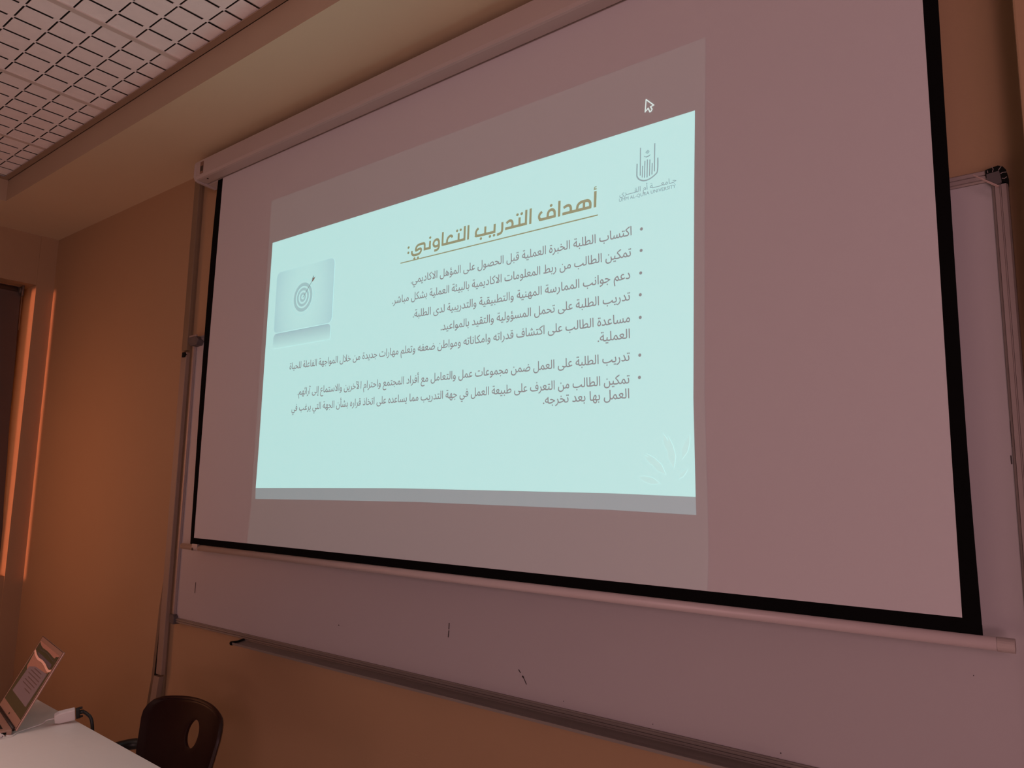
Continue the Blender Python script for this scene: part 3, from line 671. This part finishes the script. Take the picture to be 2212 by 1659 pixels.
def dl(pts, mi, lay):
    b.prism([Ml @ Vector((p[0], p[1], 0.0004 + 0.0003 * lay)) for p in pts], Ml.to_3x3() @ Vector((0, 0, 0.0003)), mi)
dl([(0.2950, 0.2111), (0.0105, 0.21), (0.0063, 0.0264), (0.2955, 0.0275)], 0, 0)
dl([(0.2946, 0.2135), (0.2946, 0.2111), (0.2603, 0.2046), (0.2246, 0.2019), (0.1603, 0.2033), (0.1169, 0.2025), (0.0603, 0.2002), (0.0418, 0.2005), (0.0398, 0.206), (0.0153, 0.2094), (0.0120, 0.2135)], 1, 1)  # orange room reflection painted as a glowing patch along the display top
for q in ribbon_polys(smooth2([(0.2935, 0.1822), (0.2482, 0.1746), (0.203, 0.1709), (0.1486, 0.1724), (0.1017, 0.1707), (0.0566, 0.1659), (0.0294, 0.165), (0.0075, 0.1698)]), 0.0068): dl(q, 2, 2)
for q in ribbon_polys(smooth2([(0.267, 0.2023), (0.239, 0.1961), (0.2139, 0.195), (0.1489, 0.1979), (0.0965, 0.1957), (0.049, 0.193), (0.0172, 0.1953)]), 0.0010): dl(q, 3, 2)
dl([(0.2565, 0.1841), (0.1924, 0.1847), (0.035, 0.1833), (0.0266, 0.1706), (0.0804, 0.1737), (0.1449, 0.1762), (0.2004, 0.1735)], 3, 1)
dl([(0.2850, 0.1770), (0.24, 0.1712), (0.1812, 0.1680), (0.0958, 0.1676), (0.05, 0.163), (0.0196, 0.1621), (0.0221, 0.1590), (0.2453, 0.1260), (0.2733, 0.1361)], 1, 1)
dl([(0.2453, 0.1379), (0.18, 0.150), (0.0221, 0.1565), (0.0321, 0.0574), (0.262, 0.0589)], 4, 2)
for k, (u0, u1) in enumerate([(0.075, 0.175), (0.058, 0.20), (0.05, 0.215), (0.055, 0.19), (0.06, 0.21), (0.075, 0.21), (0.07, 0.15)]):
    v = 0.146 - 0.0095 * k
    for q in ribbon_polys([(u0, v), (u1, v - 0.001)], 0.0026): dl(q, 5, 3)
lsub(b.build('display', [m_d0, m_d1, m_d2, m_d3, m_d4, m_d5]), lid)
b = MB(); b.prism([Ml @ Vector((p[0], p[1], 0.0002)) for p in disc((0.153, 0.0125), 0.006, 0.003)], Ml.to_3x3() @ Vector((0, 0, 0.0003)))
tag(lsub(b.build('badge', m_lapdark), lid), 'small dark round badge below the display')
# base with keyboard, lying towards the room from the hinge
Mb = Matrix(((hv.x, nv.x, 0, BR.x), (hv.y, nv.y, 0, BR.y), (0, 0, 1, 0.72), (0, 0, 0, 1)))
base = child(MB().box(-0.004, 0.3105, -0.222, -0.008, 0.0015, 0.0165, 0, Mb).build('base', m_lap, bevel=0.003), lp)
lsub(MB().tube([Mb @ Vector((0.012, -0.003, 0.012)), Mb @ Vector((0.295, -0.003, 0.012))], 0.0058, 12).build('hinge', m_lapdark, smooth=True), base)
b = MB().box(0.014, 0.292, -0.135, -0.026, 0.0164, 0.0168, 0, Mb)
for r_ in range(6):
    y0 = -0.029 - 0.0175 * r_
    x = 0.017
    while x < 0.285:
        wk = 0.0165 if r_ < 5 or not 0.10 < x < 0.16 else 0.09
        b.box(x, min(x + wk, 0.2895), y0 - 0.015, y0, 0.0168, 0.0182, 1, Mb); x += wk + 0.0026
lsub(b.build('keyboard', [m_lap, m_key]), base)
lsub(MB().box(0.105, 0.205, -0.212, -0.145, 0.0164, 0.0168, 0, Mb).build('touchpad', m_lap), base)
lsub(MB().box(-0.0044, -0.0036, -0.075, -0.022, 0.005, 0.011, 0, Mb).build('side_port', m_void), base)

# ------------------------------------------------------------------ white video adapter plugged into the laptop
ad = tag(empty('video_adapter', (-2.505, 1.03, 0.72)), 'white video adapter block with a thin white cord on the table beside the laptop', 'adapter')
ax = Vector((0.35, 0.937, 0)).normalized(); ax = (ax + Vector((0, 0, 0.13))).normalized()
sx = ax.cross(Vector((0, 0, 1))).normalized(); roll = R(-62)
side = (Matrix.Rotation(roll, 3, ax) @ sx); upv = side.cross(ax)
ctr = Vector((-2.503, 1.035, 0.7435))
Ma = Matrix(((side.x, ax.x, upv.x, ctr.x), (side.y, ax.y, upv.y, ctr.y), (side.z, ax.z, upv.z, ctr.z), (0, 0, 0, 1)))
b = MB()
pts = [(-0.019, -0.016), (-0.013, -0.028), (0.013, -0.028), (0.019, -0.016), (0.019, 0.026), (-0.019, 0.026)]
b.prism([Ma @ Vector((x, y, -0.008)) for x, y in pts], Ma.to_3x3() @ Vector((0, 0, 0.016)))
child(b.build('adapter_body', m_white, bevel=0.0025, seg=3), ad)
p0 = Ma @ Vector((0, -0.028, 0))
cord = bez([p0, p0 - ax * 0.02, (-2.535, 0.985, 0.726), (-2.53, 0.95, 0.7225), (-2.515, 0.915, 0.7225), (-2.494, 0.893, 0.7235), (-2.4905, 0.877, 0.7275)], 10)
child(MB().tube(cord, 0.0016, 8).build('white_cord', m_white, smooth=True), ad)
pk = Mb @ Vector((-0.004, -0.038, 0.008)); px_ = Mb.to_3x3() @ Vector((-1, 0, 0)); py_ = Mb.to_3x3() @ Vector((0, 1, 0))
child(MB().tube([pk, pk + px_ * 0.018], 0.0042, 10).build('plug', m_white, smooth=False), ad)
b = MB()
for k, q in enumerate([0.0, 0.006, 0.012]):
    c0 = pk + px_ * (0.014 + q) - Vector((0, 0, 0.001))
    b.tube([c0 + (py_ * math.cos(a) * 0.008 + Vector((0, 0, 1)) * math.sin(a) * 0.0055) for a in [2 * math.pi * t / 14 for t in range(15)]], 0.0007, 6, cap=False)
child(b.build('wire_coil', m_white, smooth=True), ad)

# ------------------------------------------------------------------ black video cable hanging over the table edge
vc = tag(empty('video_cable', (-2.45, 1.07, 0.72)), 'thick black cable plugged into the white adapter, hanging over the table edge', 'cable')
b = MB()
q0 = 0.0275; 
b.prism([Ma @ Vector((x, q0, z)) for x, z in [(-0.0175, -0.0065), (0.0175, -0.0065), (0.0185, 0.0), (0.0155, 0.0065), (-0.0155, 0.0065), (-0.0185, 0.0)]], Ma.to_3x3() @ Vector((0, 0.011, 0)))
child(b.build('connector', m_rubber, bevel=0.0015), vc)
for s_ in (-1, 1):
    child(MB().tube([Ma @ Vector((s_ * 0.0165, q0 + 0.009, 0)), Ma @ Vector((s_ * 0.0165, q0 + 0.0185, 0))], [0.0036, 0.003], 10).build('thumbscrew', m_rubber), vc)
e0 = Ma @ Vector((0, q0 + 0.008, 0)); e1 = Ma @ Vector((0, q0 + 0.018, 0))
cab = bez([e0, e1, (-2.476, 1.084, 0.745), (-2.460, 1.092, 0.731), (-2.451, 1.095, 0.70), (-2.449, 1.097, 0.65), (-2.47, 1.10, 0.575), (-2.53, 1.11, 0.515), (-2.62, 1.12, 0.495), (-2.71, 1.13, 0.42), (-2.77, 1.12, 0.2), (-2.81, 1.13, 0.03), (-2.86, 1.2, 0.007), (-3.0, 1.32, 0.006)], 10)
child(MB().tube(cab, [0.0062] * 12 + [0.0048] * (len(cab) - 12), 12).build('cable', m_rubber, smooth=True), vc)

# ------------------------------------------------------------------ chair
ch = tag(empty('chair', (-2.37, 1.15, 0)), 'dark maroon plastic chair with an oval hole in its back, behind the table', 'chair')
XC, NA, NR = -2.322, 72, 12
def back_y(x, z):
    u = (x - XC) / 0.228
    return 1.365 - 0.055 * min(abs(u), 1.1) ** 2.2 + 0.25 * (z - 0.72) - 0.9 * max(0, 0.52 - z) ** 2 * 3
def outer(a):
    """rounded-rectangle outline of the back, polar about the hole"""
    hx, hz = XC + 0.004, 0.655
    d = Vector((math.cos(a), math.sin(a)))
    lo, hi = 0.0, 0.5
    def inside(p):
        x, z = p
        zt_ = 0.752 - 0.020 * ((x - XC) / 0.22) ** 2; zb = 0.42; wd = 0.238 - 0.17 * (0.742 - z) - 3.2 * max(0, 0.585 - z) ** 2
        r = 0.055
        dx, dz = abs(x - XC) - (wd - r), max(z - (zt_ - r), (zb + r) - z)
        if dx <= 0 or dz <= 0: return dx < r and dz < r
        return dx * dx + dz * dz < r * r
    for _ in range(30):
        mid = (lo + hi) / 2
        if inside((hx + d.x * mid, hz + d.y * mid)): lo = mid
        else: hi = mid
    return (hx + d.x * lo, hz + d.y * lo)
b = MB()
rings = []
for j in range(NR + 1):
    t = j / NR; t2 = t ** 0.9
    ring = []
    for i in range(NA):
        a = 2 * math.pi * i / NA
        hx, hz = XC + 0.004 + 0.036 * math.cos(a), 0.655 + 0.041 * math.sin(a)
        ox_, oz_ = outer(a)
        x, z = hx + (ox_ - hx) * t2, hz + (oz_ - hz) * t2
        y = back_y(x, z)
        if j == NR: y -= 0.007
        ring.append(b.bm.verts.new((x, y, z)))
    rings.append(ring)
for r0, r1 in zip(rings, rings[1:]):
    for i in range(NA): b.bm.faces.new((r0[i], r0[(i + 1) % NA], r1[(i + 1) % NA], r1[i]))
o = child(b.build('backrest', m_chair, smooth=True), ch)
md = o.modifiers.new('thickness', 'SOLIDIFY'); md.thickness = 0.011; md.offset = 0
md = o.modifiers.new('bevel', 'BEVEL'); md.width = 0.004; md.segments = 3; md.limit_method = 'ANGLE'; md.angle_limit = R(50)
b = MB(); N = 14; grid = []
for i in range(N + 1):
    row = []
    for j in range(N + 1):
        u, v = -1 + 2 * i / N, j / N
        x = XC + 0.215 * u * (1 - 0.06 * v); y = 1.315 - 0.40 * v
        z = 0.432 + 0.02 * u * u + (0.02 * (1 - v) ** 2) - 0.03 * max(0, v - 0.8) ** 1 * 2
        row.append(b.bm.verts.new((x, y, z)))
    grid.append(row)
for i in range(N):
    for j in range(N): b.bm.faces.new((grid[i][j], grid[i + 1][j], grid[i + 1][j + 1], grid[i][j + 1]))
o = child(b.build('seat', m_chair, smooth=True), ch)
md = o.modifiers.new('thickness', 'SOLIDIFY'); md.thickness = 0.010; md.offset = -1
for sx_ in (-1, 1):
    child(MB().tube([(XC + sx_ * 0.17, 1.24, 0.425), (XC + sx_ * 0.21, 1.38, 0.012)], 0.011, 12).build('leg', m_leg, smooth=True), ch)
    child(MB().tube([(XC + sx_ * 0.17, 1.00, 0.42), (XC + sx_ * 0.20, 0.92, 0.012)], 0.011, 12).build('leg', m_leg, smooth=True), ch)
child(MB().tube(bez([(-2.52, 1.335, 0.572), (-2.585, 1.330, 0.573), (-2.622, 1.29, 0.572), (-2.627, 1.20, 0.568), (-2.625, 0.99, 0.555), (-2.60, 0.93, 0.51), (-2.50, 0.99, 0.42)], 8), 0.0175, 14).build('side_arm', m_leg, smooth=True), ch)
